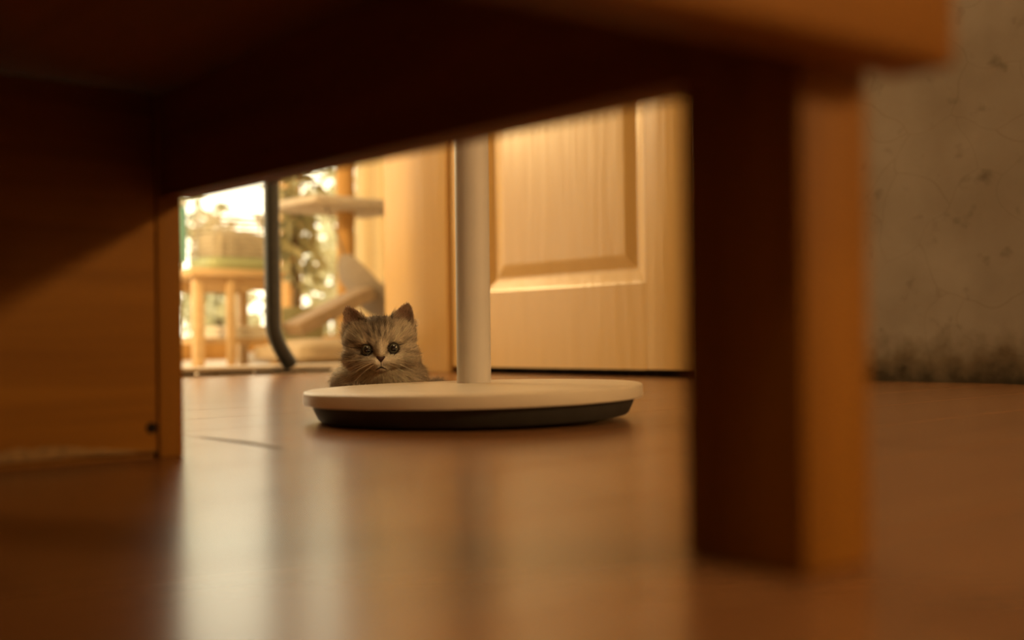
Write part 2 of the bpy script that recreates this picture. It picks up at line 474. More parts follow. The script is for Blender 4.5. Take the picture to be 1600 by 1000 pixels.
# frayed pale veneer edge along the panel's foot
bm = bmesh.new(); prev = None
rr = random.Random(9)
for i in range(90):
    a = -0.29 + i * (0.5645 / 89)
    hgt = 0.0065 + 0.0025 * math.sin(i * 0.33) + rr.uniform(-0.0012, 0.0012)
    if a > 0.2: hgt *= max(0.25, 1 - (a - 0.2) / 0.09)
    cur = (bm.verts.new((a, 0.6212 - B0, 0.0036 + rr.uniform(0, 0.0008))), bm.verts.new((a, 0.6208 - B0 , 0.0036 + hgt * 0.6)), bm.verts.new((a, 0.6219 - B0, 0.0036 + hgt)))
    if prev:
        bm.faces.new((prev[0], cur[0], cur[1], prev[1])); bm.faces.new((prev[1], cur[1], cur[2], prev[2]))
    prev = cur
tag(mesh_obj('veneer_fringe', bm, plain('raw_veneer', (0.25, 0.135, 0.04), 0.8, noise=0.25, nscale=180), ep, smooth=True), 'pale peeling edge along the foot of the panel')

# ================================================================== PEDESTAL STAND
st = thing('pedestal_stand', 'round cream pedestal base on the floor with a white upright pole', 'stand', (-0.032, 0.935, 0.0))
st.rotation_euler = (0, -0.0136, 0)
bm = bmesh.new()
add_lathe(bm, [(0, 0.0282), (0.05, 0.0282), (0.10, 0.0280), (0.132, 0.0278), (0.1378, 0.0275), (0.1393, 0.0270), (0.1400, 0.0260), (0.1404, 0.0180), (0.1399, 0.0169), (0.1388, 0.0165), (0.128, 0.0165), (0, 0.0165)], 128)
ob = mesh_obj('base_cover', bm, M_CREAM, st); auto_smooth(ob, 30)
bm = bmesh.new()
add_lathe(bm, [(0, 0.0164), (0.1335, 0.0164), (0.1325, 0.0130), (0.1285, 0.0045), (0.1265, 0.0028), (0.122, 0.0022), (0, 0.0022)], 128)
ob = mesh_obj('base_weight', bm, M_BLACKP, st); auto_smooth(ob, 30)
tag(ob, 'charcoal plastic underside of the base')
for k in range(6):
    an = math.radians(30 + 60 * k)
    cx, cy = 0.112 * math.cos(an), 0.112 * math.sin(an)
    bm = bmesh.new(); add_lathe(bm, [(0, 0.0035), (0.010, 0.0035), (0.0095, 0.0018), (0, 0.0018)], 20)
    f_ = mesh_obj('foot', bm, M_BLACKP, st); f_.location = (cx, cy, 0)
bm = bmesh.new()
add_lathe(bm, [(0.0, 0.0), (0.0152, 0.0), (0.0152, 0.86), (0.0145, 0.862), (0, 0.862)], 48)
po = mesh_obj('pole', bm, M_POLE, st); auto_smooth(po, 30)
po.location = (-0.0018, 0.060, 0.0276); po.rotation_euler = (0, 0.0136, 0)
bm = bmesh.new()
add_lathe(bm, [(0.0152, 0.70), (0.024, 0.703), (0.024, 0.76), (0.0152, 0.763)], 40)
mesh_obj('collar', bm, M_CREAM, po, smooth=True)

# ================================================================== THINGS IN THE DOORWAY AND THE SUNROOM
# black pipe standing in the doorway, foot curling to the right
pts = []
for z in (2.07, 1.2, 0.6, 0.2, 0.10): pts.append((1.172, 2.075, z))
for t in np.linspace(0, 1, 9)[1:]:
    pts.append((1.172 + 0.042 * t ** 1.6, 2.075, 0.10 - 0.083 * t))
pc = W(1.172, 2.075, 0)
bm = bmesh.new()
add_tube(bm, [(p[0] - 1.172, 0, p[2]) for p in pts], 0.0165, 14)
bp_ = mesh_obj('black_pipe', bm, plain('black_rubber', (0.032, 0.034, 0.03), 0.4, noise=0.2, nscale=60), None, smooth=True, loc=pc, rotz=PHI)
auto_smooth(bp_, 50)
tag(bp_, 'black upright pipe with a curled foot in the doorway left of the kitten', 'pipe')

# --- cat tree
M_CARPET = plain('pale_plush', (0.62, 0.54, 0.45), 0.95, noise=0.15, nscale=120, bump=0.4)
M_SISAL = wood('sisal', (0.50, 0.27, 0.08), (0.68, 0.40, 0.14), 2, rough=0.85, scale=30)
M_FELT = plain('grey_felt', (0.36, 0.30, 0.24), 0.95, noise=0.12, nscale=90)
CTA, CTB = 1.976, 3.03
ct = thing('cat_tree', 'cat tree with tall honey-brown post, pale plush platform and hanging hammock', 'cat tree', W(CTA, CTB, 0), PHI)
box('base_board', (-0.24, 0.26, -0.17, 0.22, 0.0, 0.035), M_CARPET, ct, 0.008)
bm = bmesh.new(); add_lathe(bm, [(0, 0.035), (0.029, 0.035), (0.029, 1.25), (0, 1.25)], 32)
auto_smooth(mesh_obj('post', bm, M_SISAL, ct), 40)
pl_ = box('platform', (-0.215, 0.17, -0.17, 0.14, 0.478, 0.505), M_CARPET, ct, 0.012)
box('upper_platform', (-0.16, 0.20, -0.14, 0.16, 1.0, 1.03), M_CARPET, ct, 0.012)
# hammock: a sling of felt under the platform
prof = [(-0.072, 0.335), (-0.05, 0.268), (-0.010, 0.195), (0.045, 0.142), (0.095, 0.128), (0.140, 0.160), (0.142, 0.23), (0.112, 0.335)]
bm = bmesh.new(); grid = []
for i, (px_, pz_) in enumerate(prof):
    s = i / (len(prof) - 1); row_ = []
    wdt = 0.03 + 0.10 * math.sin(math.pi * s) ** 0.7
    for j in range(9):
        t = j / 4 - 1
        row_.append(bm.verts.new((px_, -0.10 + t * wdt, pz_ + 0.05 * t * t * math.sin(math.pi * s))))
    grid.append(row_)
for A, B in zip(grid, grid[1:]):
    for j in range(8): bm.faces.new((A[j], A[j+1], B[j+1], B[j]))
hm = mesh_obj('hammock', bm, M_FELT, ct, smooth=True)
md = hm.modifiers.new('thick', 'SOLIDIFY'); md.thickness = 0.006
md = hm.modifiers.new('sub', 'SUBSURF'); md.levels = 2; md.render_levels = 2
bm = bmesh.new(); add_tube(bm, [(-0.072, -0.10, 0.335), (-0.10, -0.10, 0.40), (-0.135, -0.10, 0.478)], 0.004, 6)
mesh_obj('cord', bm, M_FELT, ct, smooth=True)
bm = bmesh.new(); add_tube(bm, [(0.115, -0.10, 0.335), (0.105, -0.10, 0.40), (0.075, -0.10, 0.478)], 0.004, 6)
mesh_obj('cord', bm, M_FELT, ct, smooth=True)
bm = bmesh.new(); bmesh.ops.create_icosphere(bm, subdivisions=4, radius=0.024)
for v in bm.verts: v.co *= 1 + 0.22 * rr.uniform(-1, 1)
o = mesh_obj('pompom', bm, plain('dark_wool', (0.12, 0.12, 0.12), 0.95), ct, smooth=True); o.location = (0.108, -0.13, 0.372)
tag(o, 'dark grey pompom beside the hammock')

# --- leaning board
bm = bmesh.new(); add_box(bm, 0, 0.285, -0.05, 0.05, -0.02, 0.02, bevel=0.005)
lb = mesh_obj('ramp_board', bm, plain('weathered_board', (0.40, 0.29, 0.19), 0.7, noise=0.12, nscale=50), None)
lb.location = W(1.69, 2.88, 0.10); lb.rotation_euler = (0, -math.radians(24), PHI)
tag(lb, 'grey-brown board slanting up towards the cat tree post', 'board')

# --- low cushion on the sunroom floor
def cushion(name, w, d, h_, mat, sq=0.45):
    bm = bmesh.new(); add_box(bm, -w/2, w/2, -d/2, d/2, 0, h_)
    bmesh.ops.subdivide_edges(bm, edges=bm.edges[:], cuts=5, use_grid_fill=True)
    for v in bm.verts:
        u_, v_ = v.co.x / (w/2), v.co.y / (d/2)
        k = (1 - abs(u_) ** 4) * (1 - abs(v_) ** 4)
        c = v.co.z - h_/2
        v.co.z = h_/2 + c * (sq + (1 - sq) * k)
    return mesh_obj(name, bm, mat, None, smooth=True)
cu = cushion('floor_cushion', 0.30, 0.26, 0.075, plain('beige_cotton', (0.52, 0.42, 0.30), 0.9, noise=0.1, nscale=60))
cu.location = W(1.70, 2.72, 0.0); cu.rotation_euler = (0, 0, PHI)
tag(cu, 'flat beige cushion on the sunroom floor behind the kitten', 'cushion')

# --- wooden stool with a lower shelf
so = thing('wooden_stool', 'honey-coloured wooden stool with a lower shelf left of the black pipe', 'stool', W(1.55, 3.02, 0), PHI)
HY = wood('honey_stool', (0.62, 0.44, 0.24), (0.76, 0.57, 0.34), 0, rough=0.5)
box('seat', (-0.17, 0.125, -0.13, 0.13, 0.252, 0.274), HY, so, 0.004)
for x in (-0.15, 0.095):
    for y in (-0.115, 0.09): box('leg', (x, x + 0.028, y, y + 0.028, 0.0, 0.2515), HY, so, 0.003)
for y in (-0.108, 0.097): box('side_rail', (-0.1215, 0.0945, y, y + 0.014, 0.215, 0.25), HY, so, 0.002)
box('shelf', (-0.152, 0.125, -0.087, 0.0895, 0.062, 0.078), HY, so, 0.002)
box('front_slat', (-0.055, -0.03, -0.1195, -0.1085, 0.0, 0.2515), HY, so, 0.002)
tw = bpy.data.objects.new('folded_towel', None); COL.objects.link(tw)
tw.location = W(1.585, 3.0, 0.078); tw.rotation_euler = (0, 0, PHI)
tag(tw, 'white folded towel lying on the lower shelf of the stool', 'towel')
for i in range(3): box('fold', (-0.075, 0.07 - 0.004 * i, -0.07, 0.07, 0.0005 + i * 0.012, 0.012 + i * 0.012), plain('white_terry', (0.82, 0.78, 0.68), 0.95, bump=0.3, nscale=200), tw, 0.004)

# --- wire basket with green tray on the stool
bk = thing('wire_basket', 'pale wire basket with a green tray standing on the wooden stool', 'basket', W(1.575, 3.02, 0.274), PHI)
bm = bmesh.new()
sec = [(0.0, 0.0), (0.105, 0.0), (0.112, 0.006), (0.114, 0.036), (0.108, 0.036), (0.104, 0.01), (0, 0.008)]
def rrect(bm, prof, ratio=0.75, n=48):
    rings = []
    for r, z in prof:
        ring = []
        for i in range(n):
            an = 2 * math.pi * i / n; c_, s_ = math.cos(an), math.sin(an)
            e = 0.45
            ring.append(bm.verts.new((r * math.copysign(abs(c_) ** e, c_), ratio * r * math.copysign(abs(s_) ** e, s_), z)))
        rings.append(ring)
    for A, B in zip(rings, rings[1:]):
        for i in range(n): bm.faces.new((A[i], A[(i+1) % n], B[(i+1) % n], B[i]))
    return rings
rg = rrect(bm, sec[1:-1]); bm.faces.new(rg[0][::-1])
f2 = rrect(bm, [(0.104, 0.010), (0.0001, 0.010)])
mesh_obj('tray', bm, plain('green_plastic', (0.42, 0.48, 0.28), 0.45), bk, smooth=True)
M_WIRE = plain('pale_wire', (0.62, 0.56, 0.45), 0.5)
def rr_pt(r, an, z, ratio=0.75, e=0.45):
    c_, s_ = math.cos(an), math.sin(an)
    return (r * math.copysign(abs(c_) ** e, c_), ratio * r * math.copysign(abs(s_) ** e, s_), z)
for k in range(10):
    z = 0.046 + k * 0.0135; r = 0.110 - 0.0002 * k * k
    bm = bmesh.new(); add_tube(bm, [rr_pt(r, 2*math.pi*i/40 + 0.01, z) for i in range(41)], 0.0026, 5)
    mesh_obj('wire_ring', bm, M_WIRE, bk, smooth=True)
for k in range(16):
    an = 2 * math.pi * (k + 0.5) / 16
    bm = bmesh.new(); add_tube(bm, [rr_pt(0.110 - 0.0002 * j * j, an, 0.034 + j * 0.0142) for j in range(10)], 0.0022, 5)
    mesh_obj('wire_upright', bm, M_WIRE, bk, smooth=True)
# cloth inside the basket
bl = cushion('basket_liner', 0.17, 0.12, 0.105, plain('oat_fleece', (0.62, 0.56, 0.45), 0.95, noise=0.2, nscale=40), 0.8)
bl.location = W(1.575, 3.02, 0.286); bl.rotation_euler = (0, 0, PHI)
tag(bl, 'oat-coloured fleece bundle inside the wire basket', 'fleece')

# --- teal cloth hanging at the left of the doorway view
bm = bmesh.new(); g_ = []
for i in range(13):
    x = i / 12 * 0.085 - 0.0425
    g_.append([bm.verts.new((x, 0.012 * math.sin(i * 1.1) * (0.4 + 0.6 * j / 6), -j * 0.028)) for j in range(7)])
for A, B in zip(g_, g_[1:]):
    for j in range(6): bm.faces.new((A[j], A[j+1], B[j+1], B[j]))
tc_ = mesh_obj('teal_cloth', bm, plain('teal_cotton', (0.20, 0.47, 0.46), 0.9), None, smooth=True, loc=W(1.437, 3.12, 0.470), rotz=PHI)
tc_.modifiers.new('t', 'SOLIDIFY').thickness = 0.004
tag(tc_, 'teal cloth hanging at the far left edge of the doorway view', 'cloth')
# its drying rail
rl = thing('drying_rail', 'slim pale rail stand that carries the teal cloth', 'rail', W(1.40, 3.13, 0), PHI)
tube('rail_bar', [(-0.12, -0.008, 0.478), (0.085, -0.008, 0.478)], 0.005, M_WIRE, rl)
for x in (-0.12, ): tube('upright', [(x, -0.008, 0.0), (x, -0.008, 0.48)], 0.006, M_WIRE, rl)
tube('foot', [(-0.12, -0.15, 0.006), (-0.12, 0.10, 0.006)], 0.006, M_WIRE, rl)

# --- curtain by the right end of the sunroom window
bm = bmesh.new(); g_ = []
for i in range(61):
    x = i / 60 * 0.46
    g_.append([bm.verts.new((x, 0.045 * math.sin(i * 0.62) + 0.008 * math.sin(i * 1.7), z)) for z in (0.05, 0.8, 1.6, 2.38)])
for A, B in zip(g_, g_[1:]):
    for j in range(3): bm.faces.new((A[j], A[j+1], B[j+1], B[j]))
cm, cnt, cp_ = new_mat('cream_curtain')
cp_.inputs['Base Color'].default_value = (0.88, 0.72, 0.45, 1); cp_.inputs['Roughness'].default_value = 0.9
tl = cnt.nodes.new('ShaderNodeBsdfTranslucent'); tl.inputs[0].default_value = (0.92, 0.75, 0.45, 1)
mxs = cnt.nodes.new('ShaderNodeMixShader'); mxs.inputs[0].default_value = 0.5
link(cnt, cp_.outputs[0], mxs.inputs[1]); link(cnt, tl.outputs[0], mxs.inputs[2])
link(cnt, mxs.outputs[0], cnt.nodes['Material Output'].inputs[0])
cn = mesh_obj('curtain', bm, cm, None, smooth=True, loc=W(2.62, 3.92, 0), rotz=PHI)
tag(cn, 'warm cream curtain in folds at the right end of the sunroom window', 'curtain')

# --- tall leafy plant in the sunroom
def leaf_cloud(n, cx, cy, cz, rx, ry, rz, size, seed):
    r = np.random.default_rng(seed)
    P = r.normal(size=(n, 3)); P /= np.linalg.norm(P, axis=1)[:, None]
    P *= (r.random(n) ** 0.4)[:, None]
    P = P * [rx, ry, rz] + [cx, cy, cz]
    D = r.normal(size=(n, 3)); D /= np.linalg.norm(D, axis=1)[:, None]
    S = np.cross(D, r.normal(size=(n, 3))); S /= np.linalg.norm(S, axis=1)[:, None]
    L = size * r.uniform(0.7, 1.3, n)[:, None]
    V = np.stack([P, P + D * L * 0.5 + S * L * 0.22, P + D * L, P + D * L * 0.5 - S * L * 0.22], 1).reshape(-1, 3)
    F = np.arange(4 * n).reshape(n, 4)
    return V, F
def leaf_mesh(name, V, F, mat, parent):
    me = bpy.data.meshes.new(name); me.from_pydata(V.tolist(), [], F.tolist()); me.materials.append(mat)
    o = bpy.data.objects.new(name, me); COL.objects.link(o); o.parent = parent
    o['kind'] = 'stuff'
    return o
M_LEAF = plain('olive_leaf', (0.42, 0.39, 0.22), 0.6, noise=0.3, nscale=6)
M_LEAF2 = plain('pale_leaf', (0.58, 0.55, 0.36), 0.6, noise=0.3, nscale=6)
M_BARK = plain('bark', (0.24, 0.17, 0.10), 0.9, noise=0.3, nscale=30)
pp = thing('potted_plant', 'tall olive-leaved plant in a pot between black pipe and cat tree', 'plant', W(2.14, 3.62, 0), PHI)
bm = bmesh.new(); add_lathe(bm, [(0, 0.0), (0.085, 0.0), (0.115, 0.17), (0.122, 0.17), (0.122, 0.19), (0.108, 0.19), (0.105, 0.165), (0, 0.165)], 36)
auto_smooth(mesh_obj('pot', bm, plain('olive_glaze', (0.35, 0.33, 0.17), 0.4), pp), 40)
tube('stem', [(0, 0, 0.16), (0.01, 0.0, 0.35), (-0.01, 0, 0.55), (0.0, 0, 0.8)], [0.016, 0.014, 0.012, 0.008], M_BARK, pp)
V, F = leaf_cloud(170, 0, 0, 0.50, 0.085, 0.085, 0.26, 0.085, 3)
leaf_mesh('foliage', V, F, M_LEAF, pp)

# --- garden outside the sunroom
gd = struct('ground', (-6, 9, 4.2, 16, -0.3, -0.12), plain('garden_path', (0.55, 0.46, 0.30), 0.9, noise=0.2, nscale=3), 'pale garden ground outside the sunroom window', 'ground')
shr = [(2.25, 5.2, 1.15, 0.42, 0), (3.1, 4.85, 0.75, 0.28, 1), (3.75, 5.6, 1.5, 0.40, 0), (1.15, 5.6, 0.9, 0.36, 1), (4.4, 6.7, 1.9, 0.55, 1), (0.2, 6.2, 1.5, 0.6, 0), (2.9, 7.6, 2.3, 0.7, 0), (3.1, 6.15, 0.62, 0.24, 1)]
slab = ['round olive shrub outside the sunroom window behind the cat tree', 'small pale green shrub outside, close to the window', 'dark olive shrub outside at the right of the window',
        'pale green shrub outside behind the wooden stool', 'tall pale green bush far outside at the right', 'olive bush outside at the far left', 'tallest olive tree farthest away in the garden', 'lowest pale green shrub outside, seen between the stool legs']
for i, (a, b, ht, r_, k) in enumerate(shr):
    s_ = thing('garden_shrub', slab[i], 'shrub', W(a, b, -0.12), PHI, 'shrubs in the garden')
    tube('stem', [(0, 0, 0), (0.02, 0.01, ht * 0.4), (0, 0, ht * 0.8)], [0.04, 0.03, 0.015], M_BARK, s_)
    V, F = leaf_cloud(330, 0, 0, ht * 0.62, r_, r_, ht * 0.40, 0.11, 20 + i)
    leaf_mesh('foliage', V, F, (M_LEAF, M_LEAF2)[k], s_)

# ================================================================== KITTEN
KX, KY = -0.1345, 1.140
kt = thing('kitten', 'small cream tabby kitten crouching behind the round base and looking at the camera', 'kitten', (KX, KY, 0))
HC = Vector((0, 0, 0.0625))
HR = Matrix.Rotation(math.radians(7), 4, 'Z') @ Matrix.Rotation(math.radians(-2.6), 4, 'Y') @ Matrix.Rotation(math.radians(4), 4, 'X')
HM = Matrix.Translation(HC) @ HR           # head space -> kitten space

def add_ell(bm, c, r, M=None, sub=3):
    m = Matrix.Translation(c) @ Matrix.Diagonal((*r, 1))
    if M is not None: m = M @ m
    bmesh.ops.create_icosphere(bm, subdivisions=sub, radius=1.0, matrix=m)

def ear(bm, sx):
    outer = Vector((0.0350, 0.004, 0.001)); inner = Vector((0.0105, 0.002, 0.0245)); tip = Vector((0.0328, 0.000, 0.0400))
    n, mm = 14, 14
    fr = []; bk_ = []
    mid = outer.lerp(inner, 0.5); wv = inner - outer
    for i in range(n + 1):
        s = i / n
        rf, rb = [], []
        for j in range(mm + 1):
            t = j / mm
            p = mid.lerp(tip, t) + wv * (s - 0.5) * (1 - t) ** 0.60
            cup = math.sin(math.pi * s) * (1 - t) ** 0.7
            pf = p + Vector((0, 0.0065 * cup, 0)); pb = p + Vector((0, 0.0013 + 0.0100 * cup, 0))
            for q, l in ((pf, rf), (pb, rb)):
                q = Vector((q.x * sx, q.y, q.z)); l.append(bm.verts.new(HM @ q))
        fr.append(rf); bk_.append(rb)
    for i in range(n):
        for j in range(mm):
            bm.faces.new((fr[i][j], fr[i+1][j], fr[i+1][j+1], fr[i][j+1]))
            bm.faces.new((bk_[i][j], bk_[i][j+1], bk_[i+1][j+1], bk_[i+1][j]))
    for j in range(mm):
        bm.faces.new((fr[0][j], fr[0][j+1], bk_[0][j+1], bk_[0][j]))
        bm.faces.new((fr[n][j], bk_[n][j], bk_[n][j+1], fr[n][j+1]))
    for i in range(n):
        bm.faces.new((fr[i][0], bk_[i][0], bk_[i+1][0], fr[i+1][0]))
        bm.faces.new((fr[i][mm], fr[i+1][mm], bk_[i+1][mm], bk_[i][mm]))

bm = bmesh.new()
# head
add_ell(bm, (0, 0.004, 0.002), (0.0325, 0.030, 0.0240), HM, 4)
add_ell(bm, (0, -0.006, 0.009), (0.0255, 0.020, 0.0155), HM)           # forehead
for s in (-1, 1):
    add_ell(bm, (0.0195 * s, -0.004, -0.010), (0.0160, 0.0165, 0.0150), HM)   # cheeks
    add_ell(bm, (0.0215 * s, 0.001, 0.002), (0.0130, 0.0190, 0.0200), HM)     # temples
    add_ell(bm, (0.0115 * s, -0.0150, -0.0140), (0.0105, 0.0110, 0.0095), HM)  # inner cheek
    add_ell(bm, (0.0055 * s, -0.0225, -0.0152), (0.0082, 0.0080, 0.0060), HM)  # whisker pads
    add_ell(bm, (0.0150 * s, -0.014, 0.0050), (0.0100, 0.010, 0.0060), HM)     # brow
    ear(bm, s)
add_ell(bm, (0, -0.0200, -0.004), (0.0066, 0.0125, 0.0110), HM)       # bridge
add_ell(bm, (0, -0.0215, -0.0205), (0.0095, 0.0080, 0.0060), HM)      # chin
# neck, chest, trunk, legs, tail
add_ell(bm, (-0.001, 0.012, 0.036), (0.033, 0.026, 0.030))            # ruff
add_ell(bm, (-0.004, 0.022, 0.022), (0.0455, 0.032, 0.024))           # chest
add_ell(bm, (-0.004, 0.075, 0.034), (0.034, 0.058, 0.032))
add_ell(bm, (-0.006, 0.130, 0.034), (0.033, 0.050, 0.033))
for s in (-1, 1):
    add_ell(bm, (0.032 * s - 0.005, 0.036, 0.019), (0.0150, 0.028, 0.018))     # shoulder
    add_ell(bm, (0.018 * s - 0.004, 0.006, 0.011), (0.0105, 0.026, 0.0105))    # forearm on the floor
    add_ell(bm, (0.016 * s - 0.004, -0.014, 0.0080), (0.0105, 0.0115, 0.0078)) # paw
    add_ell(bm, (0.026 * s - 0.006, 0.125, 0.021), (0.0145, 0.034, 0.020))     # thigh
    add_ell(bm, (0.031 * s - 0.006, 0.095, 0.0088), (0.0095, 0.024, 0.0086))   # hind foot
for t in np.linspace(0, 1, 14):
    an = math.radians(95 - 155 * t)
    add_ell(bm, (-0.002 + 0.056 * math.cos(an), 0.100 + 0.088 * math.sin(an), 0.0105), (0.0080, 0.0095, 0.0080), None, 2)
raw = mesh_obj('kitten_raw', bm, None)
md = raw.modifiers.new('vox', 'REMESH'); md.mode = 'VOXEL'; md.voxel_size = 0.00105
md = raw.modifiers.new('sm', 'SMOOTH'); md.factor = 0.5; md.iterations = 9
dg = bpy.context.evaluated_depsgraph_get()
body_me = bpy.data.meshes.new_from_object(raw.evaluated_get(dg))
bpy.data.objects.remove(raw, do_unlink=True)
body_me.name = 'body'

nv = len(body_me.vertices)
VC = np.empty(nv * 3, np.float32); body_me.vertices.foreach_get('co', VC); VC = VC.reshape(-1, 3)
VN = np.empty(nv * 3, np.float32); body_me.vertices.foreach_get('normal', VN); VN = VN.reshape(-1, 3)
HI = np.array(HM.inverted()); HRi = np.array(HR.inverted())[:3, :3]
def to_head(P): return P @ HI[:3, :3].T + HI[:3, 3]

def sstep(a, b, x):
    t = np.clip((x - a) / (b - a), 0, 1); return t * t * (3 - 2 * t)
EYEX, EYEZ = 0.0132, -0.0030
NOSEZ = -0.0135

def coat(P, N, r=None):
    """coat colour of the kitten from its markings; P, N in kitten space"""
    Q = to_head(P); NQ = N @ HRi.T
    x, y, z = Q[:, 0], Q[:, 1], Q[:, 2]; ax = np.abs(x)
    cream = np.array([0.88, 0.76, 0.58]); pale = np.array([0.94, 0.84, 0.68]); dark = np.array([0.115, 0.078, 0.045])
    grey = np.array([0.46, 0.37, 0.27]); inner = np.array([0.50, 0.33, 0.23])
    C = np.tile(cream, (len(P), 1))
    def mix(C, col, w): return C * (1 - w[:, None]) + col * w[:, None]
    inhead = sstep(0.048, 0.040, np.linalg.norm(Q * [1, 0.9, 1], axis=1))
    # muzzle, chin and eye surrounds pale
    muz = np.exp(-((x / 0.013) ** 2 + ((z + 0.015) / 0.010) ** 2)) * (y < -0.010)
    C = mix(C, pale, np.clip(muz * 1.2, 0, 1))
    C = mix(C, pale, 0.6 * np.exp(-(((ax - EYEX) / 0.009) ** 2 + ((z - EYEZ + 0.0085) / 0.0035) ** 2)) * (y < 0))
    # crown of the head darker, with stripes running down the forehead
    crown = sstep(0.008, 0.024, z) * sstep(0.026, 0.012, ax) * inhead
    C = mix(C, grey, 0.65 * crown)
    wob = 0.0007 * np.sin(z * 900 + 3.0 * np.sin(x * 700)) + 0.0005 * np.sin(z * 2100 + x * 1500)
    fan = (x + wob) / (0.50 + 0.50 * sstep(-0.004, 0.026, z))
    st_ = 0.5 + 0.5 * np.cos(fan * 2 * np.pi / 0.0062)
    brk = 0.72 + 0.28 * np.sin(z * 640 + np.round(fan / 0.0062) * 2.3)
    fore = sstep(0.001, 0.009, z - 0.30 * np.abs(fan)) * sstep(0.0185, 0.011, np.abs(fan)) * inhead * (y < 0.024)
    C = mix(C, dark, 0.95 * fore * sstep(0.40, 0.8, st_) * brk)
    C = mix(C, dark, 0.70 * sstep(0.012, 0.022, z) * sstep(0.011, 0.004, ax) * inhead)
    # side of bridge: dark tear lines from inner eye corners
    tear = np.exp(-(((ax - 0.0068 - (z + 0.004) * 0.35) / 0.0016) ** 2)) * sstep(-0.013, -0.006, z) * sstep(0.012, 0.004, z) * (y < -0.012)
    C = mix(C, grey * 0.7, 0.75 * tear)
    # cheek stripes running back from the outer eye corners
    ck = np.sin((z + 0.35 * ax) * 2 * np.pi / 0.0105 + 0.6)
    ckm = sstep(0.017, 0.022, ax) * sstep(0.014, 0.004, z) * sstep(-0.020, -0.010, z) * inhead
    C = mix(C, grey * 0.75, 0.65 * ckm * sstep(0.35, 0.9, ck))
    # temples a shade greyer
    C = mix(C, grey, 0.22 * sstep(0.018, 0.030, ax) * inhead)
    # eye rims
    er = np.sqrt((ax - EYEX) ** 2 + (z - EYEZ) ** 2)
    C = mix(C, np.array([0.04, 0.026, 0.018]), sstep(0.0071, 0.0060, er) * (y < -0.004))
    # ears
    earm = sstep(0.0215, 0.027, z + 0.35 * (ax - 0.02)) * sstep(0.014, 0.020, ax)
    front = (NQ[:, 1] < -0.15)
    C = mix(C, grey * 0.85, earm * (~front))
    C = mix(C, inner, earm * front)
    # trunk: grizzled grey-brown back with bands, paler chest
    trunk = 1 - inhead
    band = 0.5 + 0.5 * np.sin(P[:, 1] * 2 * np.pi / 0.022 + 8 * P[:, 0])
    C = mix(C, grey, trunk * np.clip(0.25 + 0.6 * sstep(0.024, 0.048, np.abs(P[:, 0] + 0.004)) + 0.4 * sstep(0.04, 0.07, P[:, 1]), 0, 1) * 0.85)
    C = mix(C, dark, trunk * 0.6 * sstep(0.6, 0.9, band) * sstep(0.05, 0.08, P[:, 1]))
    C = mix(C, pale, 0.5 * trunk * sstep(0.026, 0.010, np.abs(P[:, 0])) * sstep(0.03, 0.0, P[:, 1]))
    return C

def set_col(me, C):
    at = me.color_attributes.new('coat', 'FLOAT_COLOR', 'POINT')
    at.data.foreach_set('color', np.concatenate([C, np.ones((len(C), 1))], 1).astype(np.float32).ravel())

set_col(body_me, coat(VC, VN) * 0.8)
M_SKIN = attr_mat('kitten_skin', 'coat', 0.8, 0.15)
M_FUR = attr_mat('kitten_fur', 'coat', 0.6, 0.25)
fnt = M_FUR.node_tree                      # hairs let some light through
ftl = fnt.nodes.new('ShaderNodeBsdfTranslucent'); fmx = fnt.nodes.new('ShaderNodeMixShader'); fmx.inputs[0].default_value = 0.42
fat = [n for n in fnt.nodes if n.type == 'ATTRIBUTE'][0]
link(fnt, fat.outputs['Color'], ftl.inputs[0])
link(fnt, fnt.nodes['Principled BSDF'].outputs[0], fmx.inputs[1]); link(fnt, ftl.outputs[0], fmx.inputs[2])
link(fnt, fmx.outputs[0], fnt.nodes['Material Output'].inputs[0])
body_me.materials.clear(); body_me.materials.append(M_SKIN)
for f in body_me.polygons: f.use_smooth = True
body = bpy.data.objects.new('body', body_me); COL.objects.link(body); body.parent = kt

bmt = bmesh.new(); bmt.from_mesh(body_me); bmesh.ops.triangulate(bmt, faces=bmt.faces)
bvh = BVHTree.FromBMesh(bmt); bmt.free()
HDIR = (HR @ Vector((0, 1, 0))).normalized()
def on_face(x, z):
    """point of the face surface at head coordinates x, z"""
    o = HM @ Vector((x, -0.09, z))
    loc, nor, _, _ = bvh.ray_cast(o, HDIR)
    return loc, nor

